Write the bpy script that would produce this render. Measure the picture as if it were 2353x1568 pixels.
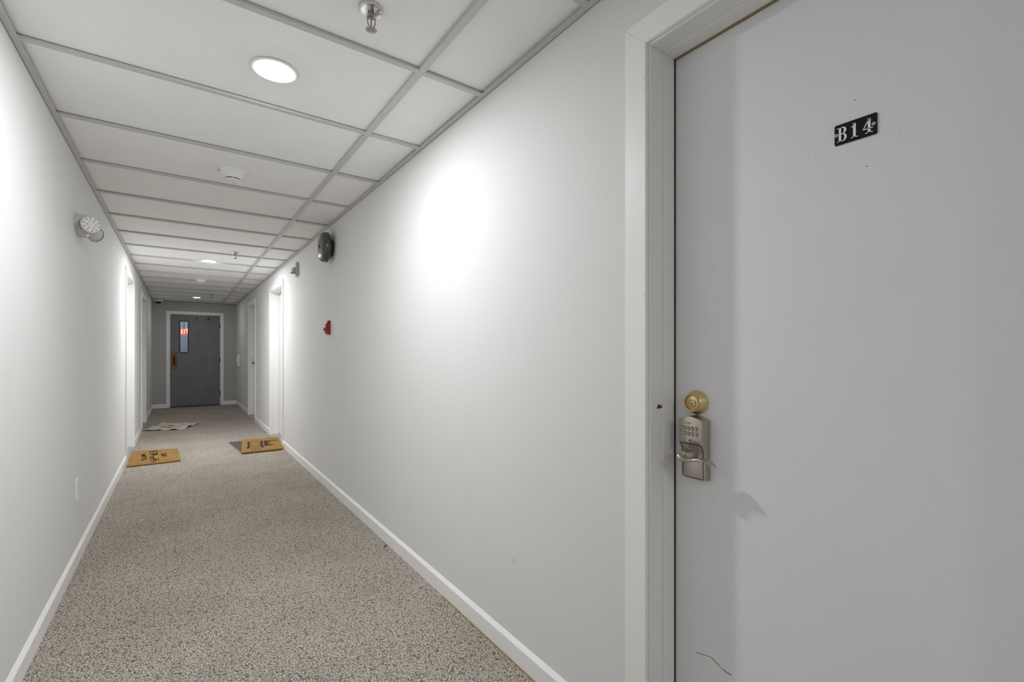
import bpy, bmesh, math, random
from mathutils import Vector, Matrix
random.seed(7)
PI = math.pi
for o in list(bpy.data.objects):
    bpy.data.objects.remove(o, do_unlink=True)
SC = bpy.context.scene
COL = SC.collection

# ------------------------------------------------------------------ camera
FPX, YAW, HZ, CX = 1063.73, 0.6222, 809.57, 1176.8      # focal length and horizon in pixels of the 2353x1568 frame
CAMH = 1.1534
H = 2.2064            # ceiling grid height
XL, XR = -0.4624, 1.0215
YE, YB = 11.938, -4.2
cam = bpy.data.cameras.new('camera'); camo = bpy.data.objects.new('camera', cam); COL.objects.link(camo)
camo.location = (0, 0, CAMH); camo.rotation_euler = (PI / 2, 0, -YAW)
cam.sensor_width = 36; cam.lens = FPX / 2353 * 36
cam.shift_y = (HZ - 784) / 2353; cam.shift_x = -(CX - 1176.5) / 2353
cam.clip_start = 0.02
SC.camera = camo

# ------------------------------------------------------------------ world, exposure
w = bpy.data.worlds.new('world'); SC.world = w; w.use_nodes = True
w.node_tree.nodes['Background'].inputs[0].default_value = (0.6, 0.65, 0.7, 1)
w.node_tree.nodes['Background'].inputs[1].default_value = 0.02
vs = SC.view_settings
vs.view_transform = 'Standard'; vs.look = 'None'; vs.gamma = 1; vs.use_curve_mapping = False
vs.exposure = 1.36
SC.cycles.max_bounces = 16; SC.cycles.diffuse_bounces = 10
LAMP_POWER = {'near': 5.5, 'mid': 9.6, 'far': 0.7, 'back': 4.3}   # watts of the recessed lamps

# ------------------------------------------------------------------ pixel -> place
_c, _s = math.cos(YAW), math.sin(YAW)
def ray(u, v):
    r = (u - CX) / FPX
    return Vector((_s + _c * r, _c - _s * r, (HZ - v) / FPX))
def on(u, v, axis, val):
    d = ray(u, v); o = Vector((0, 0, CAMH)); t = (val - o[axis]) / d[axis]
    return o + d * t

# ------------------------------------------------------------------ materials
def rgb(r, g, b): return (r, g, b, 1)
def srgb(r, g, b):
    f = lambda c: (c / 255 / 12.92) if c / 255 <= 0.04045 else ((c / 255 + 0.055) / 1.055) ** 2.4
    return (f(r), f(g), f(b), 1)
MATS = {}
def mat(name, col, rough=0.5, metal=0.0, bump=0, bscale=200, var=0, vscale=3, emit=None, estr=0, spec=0.5, bdist=0.002, detail=3):
    m = bpy.data.materials.new(name); m.use_nodes = True; MATS[name] = m
    nt = m.node_tree; b = nt.nodes['Principled BSDF']
    b.inputs['Base Color'].default_value = col
    b.inputs['Roughness'].default_value = rough
    b.inputs['Metallic'].default_value = metal
    b.inputs['Specular IOR Level'].default_value = spec
    tc = nt.nodes.new('ShaderNodeTexCoord')
    if var:
        n = nt.nodes.new('ShaderNodeTexNoise'); n.inputs['Scale'].default_value = vscale; n.inputs['Detail'].default_value = 4
        nt.links.new(tc.outputs['Object'], n.inputs['Vector'])
        mr = nt.nodes.new('ShaderNodeMapRange')
        mr.inputs[1].default_value = 0.3; mr.inputs[2].default_value = 0.7
        mr.inputs[3].default_value = 1 - var; mr.inputs[4].default_value = 1 + var
        nt.links.new(n.outputs['Fac'], mr.inputs[0])
        mx = nt.nodes.new('ShaderNodeVectorMath'); mx.operation = 'SCALE'
        mx.inputs[0].default_value = col[:3]
        nt.links.new(mr.outputs[0], mx.inputs['Scale'])
        nt.links.new(mx.outputs[0], b.inputs['Base Color'])
    if bump:
        n = nt.nodes.new('ShaderNodeTexNoise'); n.inputs['Scale'].default_value = bscale; n.inputs['Detail'].default_value = detail
        nt.links.new(tc.outputs['Object'], n.inputs['Vector'])
        bp = nt.nodes.new('ShaderNodeBump'); bp.inputs['Strength'].default_value = bump; bp.inputs['Distance'].default_value = bdist
        nt.links.new(n.outputs['Fac'], bp.inputs['Height']); nt.links.new(bp.outputs[0], b.inputs['Normal'])
    if emit:
        b.inputs['Emission Color'].default_value = emit; b.inputs['Emission Strength'].default_value = estr
    return m

mat('wall_paint', rgb(0.79, 0.79, 0.785), 0.75, spec=0.3, bump=0.12, bscale=170, var=0.012, vscale=1.3)
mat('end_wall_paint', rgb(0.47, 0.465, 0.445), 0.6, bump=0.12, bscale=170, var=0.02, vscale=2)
mat('trim_paint', rgb(0.93, 0.93, 0.925), 0.38, bump=0.15, bscale=60, var=0.015, vscale=4)
mat('jamb_paint', rgb(0.87, 0.865, 0.855), 0.42, bump=0.1, bscale=60)
mat('tile_face', rgb(0.94, 0.935, 0.925), 0.75, bump=0.25, bscale=90, var=0.012, vscale=5)
mat('grid_metal', rgb(0.60, 0.60, 0.585), 0.45, var=0.03, vscale=9)
mat('deck_dark', rgb(0.05, 0.05, 0.05), 0.9)
mat('door_paint', rgb(0.82, 0.835, 0.865), 0.42, bump=0.1, bscale=120, var=0.01, vscale=4)
mat('white_door_paint', rgb(0.82, 0.82, 0.82), 0.42, bump=0.08, bscale=120)
mat('end_door_paint', rgb(0.185, 0.19, 0.195), 0.45, bump=0.1, bscale=40, var=0.12, vscale=5)
mat('nickel', rgb(0.52, 0.475, 0.42), 0.30, 1.0, bump=0.05, bscale=600)
mat('nickel_dark', rgb(0.08, 0.075, 0.07), 0.5, 0.6)
mat('key_face', rgb(0.42, 0.39, 0.36), 0.4, 0.8)
mat('brass', rgb(0.74, 0.56, 0.27), 0.28, 1.0, bump=0.06, bscale=400)
mat('weather_brass', rgb(0.30, 0.23, 0.11), 0.5, 0.4)
mat('gap_dark', rgb(0.03, 0.022, 0.015), 0.9)
mat('chrome', rgb(0.72, 0.72, 0.71), 0.12, 1.0)
mat('sprinkler_metal', rgb(0.45, 0.43, 0.41), 0.25, 1.0)
mat('copper_bronze', rgb(0.20, 0.088, 0.034), 0.38, 0.75, var=0.25, vscale=25)
mat('bronze_dark', rgb(0.05, 0.018, 0.010), 0.25, 0.6)
mat('steel_dark', rgb(0.03, 0.03, 0.032), 0.5, 0.5)
mat('threshold_metal', rgb(0.42, 0.42, 0.40), 0.45, 0.4)
mat('plastic_white', rgb(0.90, 0.90, 0.885), 0.35)
mat('plastic_offwhite', rgb(0.60, 0.60, 0.585), 0.4)
mat('plastic_grey', rgb(0.50, 0.50, 0.48), 0.4)
mat('plastic_clear', rgb(0.86, 0.86, 0.85), 0.18)
mat('bell_grey', rgb(0.085, 0.087, 0.083), 0.22, 0.25, spec=0.6)
mat('bell_dark', rgb(0.02, 0.02, 0.02), 0.3)
mat('red_paint', rgb(0.30, 0.008, 0.008), 0.35)
mat('red_mark', rgb(0.17, 0.006, 0.012), 0.5)
mat('black_plastic', rgb(0.008, 0.008, 0.007), 0.55, spec=0.25)
mat('white_enamel', rgb(0.93, 0.93, 0.91), 0.4)
mat('dark_slot', rgb(0.05, 0.05, 0.048), 0.7)
mat('red_indicator', rgb(0.8, 0.05, 0.03), 0.3, emit=(1, 0.12, 0.06, 1), estr=1.2)
LENS_GLOW = {'near': 45, 'mid': 45, 'far': 18, 'back': 45}
for _k, _e in LENS_GLOW.items(): mat('lamp_lens_' + _k, rgb(0.9, 0.9, 0.9), 0.4, emit=(0.96, 0.985, 1.0, 1), estr=_e)
mat('print_dark', rgb(0.025, 0.02, 0.015), 0.9)
mat('print_brown', rgb(0.085, 0.042, 0.013), 0.95)
mat('print_tan', rgb(0.11, 0.055, 0.02), 0.95)
mat('mat_edge', rgb(0.09, 0.045, 0.012), 0.9)
mat('grey_rug', rgb(0.145, 0.125, 0.118), 0.95, bump=0.5, bscale=120, var=0.15, vscale=40)
mat('grey_rug_line', rgb(0.05, 0.042, 0.04), 0.95)
mat('carpet_glue', rgb(0.33, 0.22, 0.10), 0.8)
mat('scrap_blue', rgb(0.018, 0.022, 0.03), 0.5)
mat('scrap_white', rgb(0.78, 0.76, 0.70), 0.7)
mat('exit_red', rgb(0.7, 0.08, 0.06), 0.4, emit=(1, 0.16, 0.12, 1), estr=0.42)
mat('exit_letter', rgb(0.9, 0.8, 0.75), 0.4, emit=(1, 0.72, 0.66, 1), estr=0.7)
mat('stair_paint', rgb(0.52, 0.56, 0.61), 0.6)
mat('scratch', rgb(0.12, 0.10, 0.05), 0.8)
mat('dent', rgb(0.42, 0.43, 0.45), 0.5)
mat('smudge', rgb(0.715, 0.715, 0.70), 0.75, spec=0.3)

def glass_mat():
    m = bpy.data.materials.new('window_glass'); m.use_nodes = True; MATS['window_glass'] = m
    nt = m.node_tree; nt.nodes.remove(nt.nodes['Principled BSDF'])
    out = nt.nodes['Material Output']
    t = nt.nodes.new('ShaderNodeBsdfTransparent'); t.inputs[0].default_value = (0.86, 0.89, 0.9, 1)
    g = nt.nodes.new('ShaderNodeBsdfGlossy'); g.inputs['Roughness'].default_value = 0.03
    fr = nt.nodes.new('ShaderNodeFresnel'); fr.inputs[0].default_value = 1.45
    mx = nt.nodes.new('ShaderNodeMixShader')
    nt.links.new(fr.outputs[0], mx.inputs[0]); nt.links.new(t.outputs[0], mx.inputs[1]); nt.links.new(g.outputs[0], mx.inputs[2])
    nt.links.new(mx.outputs[0], out.inputs[0])
glass_mat()

def carpet_mat():
    m = bpy.data.materials.new('carpet'); m.use_nodes = True; MATS['carpet'] = m
    nt = m.node_tree; b = nt.nodes['Principled BSDF']; b.inputs['Roughness'].default_value = 0.95
    b.inputs['Specular IOR Level'].default_value = 0.1
    tc = nt.nodes.new('ShaderNodeTexCoord')
    mp = nt.nodes.new('ShaderNodeMapping'); mp.inputs['Rotation'].default_value = (0, 0, 0.6); mp.inputs['Scale'].default_value = (1, 0.72, 1)
    nt.links.new(tc.outputs['Object'], mp.inputs[0])
    n0 = nt.nodes.new('ShaderNodeTexNoise'); n0.inputs['Scale'].default_value = 60; n0.inputs['Detail'].default_value = 2
    nt.links.new(mp.outputs[0], n0.inputs['Vector'])
    add = nt.nodes.new('ShaderNodeMixRGB'); add.blend_type = 'ADD'; add.inputs[0].default_value = 0.012
    nt.links.new(mp.outputs[0], add.inputs[1]); nt.links.new(n0.outputs['Color'], add.inputs[2])
    v = nt.nodes.new('ShaderNodeTexVoronoi'); v.inputs['Scale'].default_value = 165; v.inputs['Randomness'].default_value = 1
    nt.links.new(add.outputs[0], v.inputs['Vector'])
    n = nt.nodes.new('ShaderNodeTexNoise'); n.inputs['Scale'].default_value = 210; n.inputs['Detail'].default_value = 2; n.inputs['Roughness'].default_value = 0.6
    nt.links.new(mp.outputs[0], n.inputs['Vector'])
    cr = nt.nodes.new('ShaderNodeValToRGB')
    e = cr.color_ramp.elements
    e[0].position = 0.33; e[0].color = (0.115, 0.095, 0.075, 1)
    e[1].position = 0.66; e[1].color = (0.74, 0.68, 0.61, 1)
    e2 = e.new(0.49); e2.color = (0.455, 0.405, 0.35, 1)
    nt.links.new(n.outputs['Fac'], cr.inputs[0])
    cr2 = nt.nodes.new('ShaderNodeValToRGB')           # dark gaps between the loops
    cr2.color_ramp.elements[0].position = 0.45; cr2.color_ramp.elements[0].color = (1, 1, 1, 1)
    cr2.color_ramp.elements[1].position = 0.85; cr2.color_ramp.elements[1].color = (0.36, 0.34, 0.32, 1)
    nt.links.new(v.outputs['Distance'], cr2.inputs[0])
    mu = nt.nodes.new('ShaderNodeMixRGB'); mu.blend_type = 'MULTIPLY'; mu.inputs[0].default_value = 1
    nt.links.new(cr.outputs[0], mu.inputs[1]); nt.links.new(cr2.outputs[0], mu.inputs[2])
    nl = nt.nodes.new('ShaderNodeTexNoise'); nl.inputs['Scale'].default_value = 2.2; nl.inputs['Detail'].default_value = 3
    nt.links.new(tc.outputs['Object'], nl.inputs['Vector'])
    mr = nt.nodes.new('ShaderNodeMapRange'); mr.inputs[1].default_value = 0.3; mr.inputs[2].default_value = 0.7
    mr.inputs[3].default_value = 0.9; mr.inputs[4].default_value = 1.08
    nt.links.new(nl.outputs['Fac'], mr.inputs[0])
    sc = nt.nodes.new('ShaderNodeVectorMath'); sc.operation = 'SCALE'
    nt.links.new(mu.outputs[0], sc.inputs[0]); nt.links.new(mr.outputs[0], sc.inputs['Scale'])
    nt.links.new(sc.outputs[0], b.inputs['Base Color'])
    inv = nt.nodes.new('ShaderNodeMath'); inv.operation = 'SUBTRACT'; inv.inputs[0].default_value = 1
    nt.links.new(v.outputs['Distance'], inv.inputs[1])
    bp = nt.nodes.new('ShaderNodeBump'); bp.inputs['Strength'].default_value = 0.7; bp.inputs['Distance'].default_value = 0.004
    nt.links.new(inv.outputs[0], bp.inputs['Height']); nt.links.new(bp.outputs[0], b.inputs['Normal'])
carpet_mat()

def coir_mat(name, c1, c2):
    m = bpy.data.materials.new(name); m.use_nodes = True; MATS[name] = m
    nt = m.node_tree; b = nt.nodes['Principled BSDF']; b.inputs['Roughness'].default_value = 0.95
    b.inputs['Specular IOR Level'].default_value = 0.1
    tc = nt.nodes.new('ShaderNodeTexCoord')
    n = nt.nodes.new('ShaderNodeTexNoise'); n.inputs['Scale'].default_value = 260; n.inputs['Detail'].default_value = 3
    n2 = nt.nodes.new('ShaderNodeTexNoise'); n2.inputs['Scale'].default_value = 14; n2.inputs['Detail'].default_value = 3
    nt.links.new(tc.outputs['Object'], n.inputs['Vector']); nt.links.new(tc.outputs['Object'], n2.inputs['Vector'])
    ad = nt.nodes.new('ShaderNodeMath'); ad.operation = 'ADD'
    nt.links.new(n.outputs['Fac'], ad.inputs[0]); nt.links.new(n2.outputs['Fac'], ad.inputs[1])
    cr = nt.nodes.new('ShaderNodeValToRGB')
    cr.color_ramp.elements[0].position = 0.7; cr.color_ramp.elements[0].color = c1
    cr.color_ramp.elements[1].position = 1.3; cr.color_ramp.elements[1].color = c2
    h = nt.nodes.new('ShaderNodeMath'); h.operation = 'MULTIPLY'; h.inputs[1].default_value = 1.0
    nt.links.new(ad.outputs[0], h.inputs[0]); nt.links.new(h.outputs[0], cr.inputs[0])
    cr.color_ramp.elements[0].position = 0.75; cr.color_ramp.elements[1].position = 1.0
    nt.links.new(cr.outputs[0], b.inputs['Base Color'])
    bp = nt.nodes.new('ShaderNodeBump'); bp.inputs['Strength'].default_value = 0.5; bp.inputs['Distance'].default_value = 0.003
    nt.links.new(n.outputs['Fac'], bp.inputs['Height']); nt.links.new(bp.outputs[0], b.inputs['Normal'])
coir_mat('coir', (0.235, 0.132, 0.042, 1), (0.34, 0.20, 0.068, 1))

def rug_mat():
    m = bpy.data.materials.new('rug_cloth'); m.use_nodes = True; MATS['rug_cloth'] = m
    nt = m.node_tree; b = nt.nodes['Principled BSDF']; b.inputs['Roughness'].default_value = 0.9
    tc = nt.nodes.new('ShaderNodeTexCoord')
    n = nt.nodes.new('ShaderNodeTexNoise'); n.inputs['Scale'].default_value = 9; n.inputs['Detail'].default_value = 4
    nt.links.new(tc.outputs['Object'], n.inputs['Vector'])
    cr = nt.nodes.new('ShaderNodeValToRGB'); e = cr.color_ramp.elements
    e[0].position = 0.36; e[0].color = (0.16, 0.10, 0.07, 1)
    e[1].position = 0.66; e[1].color = (0.58, 0.53, 0.42, 1)
    k = e.new(0.46); k.color = (0.52, 0.31, 0.19, 1)
    k = e.new(0.53); k.color = (0.54, 0.50, 0.41, 1)
    nt.links.new(n.outputs['Fac'], cr.inputs[0])
    sp = nt.nodes.new('ShaderNodeVectorMath'); sp.operation = 'LENGTH'
    nt.links.new(tc.outputs['Object'], sp.inputs[0])
    mr = nt.nodes.new('ShaderNodeMapRange'); mr.inputs[1].default_value = 0.12; mr.inputs[2].default_value = 0.24
    nt.links.new(sp.outputs['Value'], mr.inputs[0])
    mx = nt.nodes.new('ShaderNodeMixRGB'); mx.inputs[2].default_value = (0.56, 0.52, 0.43, 1)
    nt.links.new(mr.outputs[0], mx.inputs[0]); nt.links.new(cr.outputs[0], mx.inputs[1])
    nt.links.new(mx.outputs[0], b.inputs['Base Color'])
rug_mat()

# ------------------------------------------------------------------ mesh helpers
class G:
    """collects geometry for one mesh object"""
    def __init__(s): s.v = []; s.f = []
    def box(s, x0, x1, y0, y1, z0, z1):
        n = len(s.v)
        s.v += [(x0, y0, z0), (x1, y0, z0), (x1, y1, z0), (x0, y1, z0), (x0, y0, z1), (x1, y0, z1), (x1, y1, z1), (x0, y1, z1)]
        s.f += [tuple(n + i for i in q) for q in ((0, 3, 2, 1), (4, 5, 6, 7), (0, 1, 5, 4), (1, 2, 6, 5), (2, 3, 7, 6), (3, 0, 4, 7))]
        return s
    def prism(s, pts, d, axis='y'):
        """2D outline (a,b), extruded by the interval d; axis y: a=x,b=z; axis z: a=x,b=y; axis x: a=y,b=z"""
        n = len(s.v); k = len(pts)
        for t in d:
            for a, b in pts:
                s.v.append((a, t, b) if axis == 'y' else (a, b, t) if axis == 'z' else (t, a, b))
        s.f.append(tuple(n + i for i in range(k))); s.f.append(tuple(n + k + i for i in reversed(range(k))))
        for i in range(k):
            j = (i + 1) % k
            s.f.append((n + i, n + k + i, n + k + j, n + j))
        return s
    def lathe(s, prof, seg=32, axis='z', c=(0, 0, 0), cap0=True, cap1=True, rot=None):
        """profile of (r, h); axis z or y (h runs along it)"""
        n = len(s.v)
        for r, h in prof:
            for i in range(seg):
                t = 2 * PI * i / seg
                a, b = r * math.cos(t), r * math.sin(t)
                p = Vector((a, b, h)) if axis == 'z' else Vector((a, h, b)) if axis == 'y' else Vector((h, a, b))
                if rot is not None: p = rot @ p
                s.v.append((p[0] + c[0], p[1] + c[1], p[2] + c[2]))
        for j in range(len(prof) - 1):
            for i in range(seg):
                k = (i + 1) % seg
                s.f.append((n + j * seg + i, n + j * seg + k, n + (j + 1) * seg + k, n + (j + 1) * seg + i))
        if cap0: s.f.append(tuple(n + i for i in reversed(range(seg))))
        if cap1: s.f.append(tuple(n + (len(prof) - 1) * seg + i for i in range(seg)))
        return s
    def sweep(s, path, secs, seg=12, up=(0, 0, 1)):
        """ellipse sections (half width across, half height along up) along a path"""
        n = len(s.v); up = Vector(up); P = [Vector(p) for p in path]
        for i, p in enumerate(P):
            t = (P[min(i + 1, len(P) - 1)] - P[max(i - 1, 0)]).normalized()
            a = t.cross(up).normalized(); b = a.cross(t).normalized()
            wa, wb = secs[i]
            for k in range(seg):
                q = 2 * PI * k / seg
                s.v.append(tuple(p + a * wa * math.cos(q) + b * wb * math.sin(q)))
        for j in range(len(P) - 1):
            for i in range(seg):
                k = (i + 1) % seg
                s.f.append((n + j * seg + i, n + j * seg + k, n + (j + 1) * seg + k, n + (j + 1) * seg + i))
        s.f.append(tuple(n + i for i in reversed(range(seg)))); s.f.append(tuple(n + (len(P) - 1) * seg + i for i in range(seg)))
        return s
    def mk(s, name, m, parent=None, loc=(0, 0, 0), rz=0, smooth=False, bevel=0, bseg=2, angle=35):
        me = bpy.data.meshes.new(name); me.from_pydata(s.v, [], s.f)
        bm = bmesh.new(); bm.from_mesh(me)
        bmesh.ops.recalc_face_normals(bm, faces=bm.faces)
        if bevel:
            ed = [e for e in bm.edges if len(e.link_faces) == 2 and e.calc_face_angle(0) > math.radians(30)]
            bmesh.ops.bevel(bm, geom=ed, offset=bevel, segments=bseg, affect='EDGES', clamp_overlap=True)
        bm.to_mesh(me); bm.free()
        me.materials.append(MATS[m])
        if smooth:
            for p in me.polygons: p.use_smooth = True
            try: me.set_sharp_from_angle(angle=math.radians(angle))
            except Exception: pass
        o = bpy.data.objects.new(name, me); COL.objects.link(o)
        o.location = loc; o.rotation_euler = (0, 0, rz)
        if parent is not None: o.parent = parent
        return o

def empty(name, loc=(0, 0, 0), rz=0):
    o = bpy.data.objects.new(name, None); COL.objects.link(o); o.location = loc; o.rotation_euler = (0, 0, rz)
    o.empty_display_size = 0.05
    return o
def thing(o, label, cat, group=None):
    o['label'] = label; o['category'] = cat
    if group: o['group'] = group
    return o
def struct(o, label=None):
    o['kind'] = 'structure'
    if label: o['label'] = label
    return o
def copy_tree(o, parent=None):
    c = o.copy(); COL.objects.link(c); c.parent = parent
    for ch in list(o.children): copy_tree(ch, c)
    return c
RZ_R, RZ_L, RZ_E = -PI / 2, PI / 2, 0.0       # things on the right, left and end wall: local -Y points into the corridor

# ------------------------------------------------------------------ doors: opening data (clear opening along y, on which wall)
CW, CT, REV, JT = 0.071, 0.012, 0.006, 0.022      # casing width, thickness, reveal, jamb thickness
CLEAR, HEAD, REC = 0.915, 1.974, 0.105
def opening_r(y_outer_near): return (y_outer_near + CW + REV, y_outer_near + CW + REV + CLEAR)
DOORS = {  # number: (wall, near clear edge, far clear edge, knob side)
    1: ('R', 0.790 - CLEAR, 0.790),
    2: ('R',) + opening_r(6.185),
    3: ('R',) + opening_r(8.700),
    4: ('L',) + opening_r(6.235),
    5: ('L',) + opening_r(8.630),
}
EX0, EX1, EHEAD = -0.172, 0.713, 1.946            # end door clear opening

# ------------------------------------------------------------------ room shell
WT = 0.16
def side_wall(name, side):
    g = G(); ops = sorted((d[1] - JT, d[2] + JT) for d in DOORS.values() if d[0] == side)
    x0, x1 = (XR, XR + WT) if side == 'R' else (XL - WT, XL)
    y = YB
    for a, b in ops:
        g.box(x0, x1, y, a, -0.02, 2.42)
        g.box(x0, x1, a, b, HEAD + JT, 2.42)
        y = b
    g.box(x0, x1, y, YE, -0.02, 2.42)
    return struct(g.mk(name, 'wall_paint'), 'light grey painted corridor wall')
wall_r = side_wall('wall_right', 'R'); wall_l = side_wall('wall_left', 'L')
g = G()
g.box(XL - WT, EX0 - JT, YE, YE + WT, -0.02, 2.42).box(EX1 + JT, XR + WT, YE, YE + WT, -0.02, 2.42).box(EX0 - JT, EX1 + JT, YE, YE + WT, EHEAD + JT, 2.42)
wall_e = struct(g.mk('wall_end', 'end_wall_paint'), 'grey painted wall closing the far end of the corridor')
struct(G().box(XL - WT, XR + WT, YB - WT, YB, -0.02, 2.42).mk('wall_back', 'wall_paint'))
floor = struct(G().box(XL - WT, XR + WT, YB, YE + 0.02, -0.06, 0.0).mk('floor', 'carpet'), 'speckled beige and brown loop pile carpet')

# stairwell behind the end door, seen through its narrow window
g = G()
g.box(XL - WT, XR + WT, 14.2, 14.3, -0.1, 2.6).box(XL - WT - .1, XL - WT, YE + WT, 14.3, -0.1, 2.6).box(XR + WT, XR + WT + .1, YE + WT, 14.3, -0.1, 2.6)
g.box(XL - WT, XR + WT, YE + WT, 14.3, 2.5, 2.6).box(XL - WT, XR + WT, YE + 0.02, 14.3, -0.1, -0.01)
struct(g.mk('wall_stairwell', 'stair_paint'), 'pale blue stairwell beyond the end door')
sl = bpy.data.lights.new('stairwell_light', 'AREA'); sl.shape = 'DISK'; sl.size = 0.3; sl.energy = 4.5; sl.color = (0.85, 0.93, 1)
slo = bpy.data.objects.new('stairwell_light', sl); COL.objects.link(slo); slo.location = (0.1, 13.3, 2.48)

# ------------------------------------------------------------------ baseboards (bevelled top)
def baseboard(name, side, runs):
    root = struct(empty(name))
    for y0, y1 in runs:
        x, sgn = (XR, -1) if side == 'R' else (XL, 1)
        G().prism([(x, 0.0), (x + sgn * 0.0125, 0.0), (x + sgn * 0.0125, 0.066), (x + sgn * 0.0105, 0.069), (x + sgn * 0.001, 0.081), (x, 0.081)], (y0, y1), 'y').mk('board', 'trim_paint', root)
    return root
def runs(side):
    out = []; y = YB
    for a, b in sorted((d[1], d[2]) for d in DOORS.values() if d[0] == side):
        out.append((y, a - REV - CW)); y = b + REV + CW
    out.append((y, YE)); return out
bbr = baseboard('baseboard_right', 'R', runs('R')); bbl = baseboard('baseboard_left', 'L', runs('L'))
bbe = struct(empty('baseboard_end'))
for x0, x1 in ((XL + .0125, EX0 - .061), (EX1 + .064, XR - .0125)):
    G().prism([(YE, 0.0), (YE - 0.0125, 0.0), (YE - 0.0125, 0.066), (YE - 0.001, 0.081), (YE, 0.081)], (x0, x1), 'x').mk('board', 'trim_paint', bbe)
# strip of bare glue line where the carpet stops short of the baseboard
gg = G()
ys = [0.95 + 0.06 * i for i in range(18)]
for i in range(len(ys) - 1):
    wd = 0.004 + 0.003 * abs(math.sin(i * 1.7)) * (1 - i / 20)
    gg.box(XR - 0.0125 - wd, XR - 0.0120, ys[i], ys[i + 1], 0.0, 0.0022)
gg.mk('carpet_edge', 'carpet_glue', floor)

# ------------------------------------------------------------------ suspended ceiling: deck, tees, tiles
ceil = struct(G().box(XL - WT, XR + WT, YB, YE + WT, 2.34, 2.42).mk('ceiling', 'deck_dark'), 'suspended ceiling of smooth white tiles in a metal grid')
PITCH, Y0, XM, TW = 0.6096, 2.2293, 0.7377, 0.024
def part(o, parent=ceil):
    o.parent = parent; return o
G().box(XM - TW / 2, XM + TW / 2, YB, YE, H, H + 0.012).mk('main_tee', 'grid_metal', ceil, bevel=0.0006, bseg=1)
G().box(XL, XL + 0.022, YB, YE, H, H + 0.0015).box(XL, XL + 0.0015, YB, YE, H, H + 0.022).mk('wall_angle', 'grid_metal', ceil)
G().box(XR - 0.022, XR, YB, YE, H, H + 0.0015).box(XR - 0.0015, XR, YB, YE, H, H + 0.022).mk('wall_angle', 'grid_metal', ceil)
G().box(XL, XR, YE - 0.022, YE, H - 0.0003, H + 0.0012).mk('wall_angle', 'grid_metal', ceil)
i0, i1 = math.ceil((YB - Y0) / PITCH), math.floor((YE - Y0) / PITCH)
edges = [YB] + [Y0 + i * PITCH for i in range(i0, i1 + 1)] + [YE]
tee_l = tee_r = None
for i in range(i0, i1 + 1):
    y = Y0 + i * PITCH
    for k, (xa, xb) in enumerate(((XL + 0.002, XM - TW / 2), (XM + TW / 2, XR - 0.002))):
        src = tee_l if k == 0 else tee_r
        if src is None:
            o = G().box(xa, xb, -TW / 2, TW / 2, H + 0.0004, H + 0.010).mk('cross_tee', 'grid_metal', ceil, bevel=0.0005, bseg=1)
            if k == 0: tee_l = o
            else: tee_r = o
        else:
            o = src.copy(); COL.objects.link(o); o.parent = ceil
        o.location = (0, y, 0)
rt = random.Random(3)
tl = {}
for j in range(len(edges) - 1):
    a, b = edges[j], edges[j + 1]
    for k, (xa, xb) in enumerate(((XL + 0.006, XM - 0.003), (XM + 0.003, XR - 0.006))):
        ln = round(b - a, 3)
        if (k, ln) not in tl:
            gt = G().box(xa, xb, 0.003, b - a - 0.003, 0, 0.015)
            tl[(k, ln)] = gt.mk('ceiling_tile', 'tile_face', ceil, bevel=0.0012, bseg=1)
            o = tl[(k, ln)]
        else:
            o = tl[(k, ln)].copy(); COL.objects.link(o); o.parent = ceil
        o.location = (0, a, H + 0.0135 + rt.uniform(-0.0012, 0.0015))

# ------------------------------------------------------------------ door frames
def frame(n, root, w, head, cw, depth, jm='jamb_paint', stop=True, cm='trim_paint', ct=CT, rev=REV, rec=REC):
    """local frame: x across (0 = centre), wall face y=0, +y into the wall"""
    hw = w / 2; i = hw + rev; o = i + cw; zi = head + rev; zo = zi + cw
    for s in (-1, 1):
        G().prism([(s * i, 0), (s * o, 0), (s * o, zo), (s * i, zi)], (-ct, 0.0), 'y').mk('side_casing', cm, root, bevel=0.0018)
        G().box(*sorted((s * hw, s * (hw + 0.02))), -0.001, depth, 0, head).mk('side_jamb', jm, root, bevel=0.001, bseg=1)
        if stop:
            G().box(*sorted((s * (hw - 0.0035), s * hw)), rec * 0.5, rec - 0.002, 0, head).mk('door_stop', jm, root, bevel=0.001, bseg=1)
    G().prism([(-i, zi), (i, zi), (o, zo), (-o, zo)], (-ct, 0.0), 'y').mk('head_casing', cm, root, bevel=0.0018)
    G().box(-hw - 0.02, hw + 0.02, -0.001, depth, head, head + 0.02).mk('head_jamb', jm, root, bevel=0.001, bseg=1)
    if stop:
        G().box(-hw + 0.0035, hw - 0.0035, rec * 0.5, rec - 0.002, head - 0.0035, head).mk('door_stop', jm, root, bevel=0.001, bseg=1)

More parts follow.
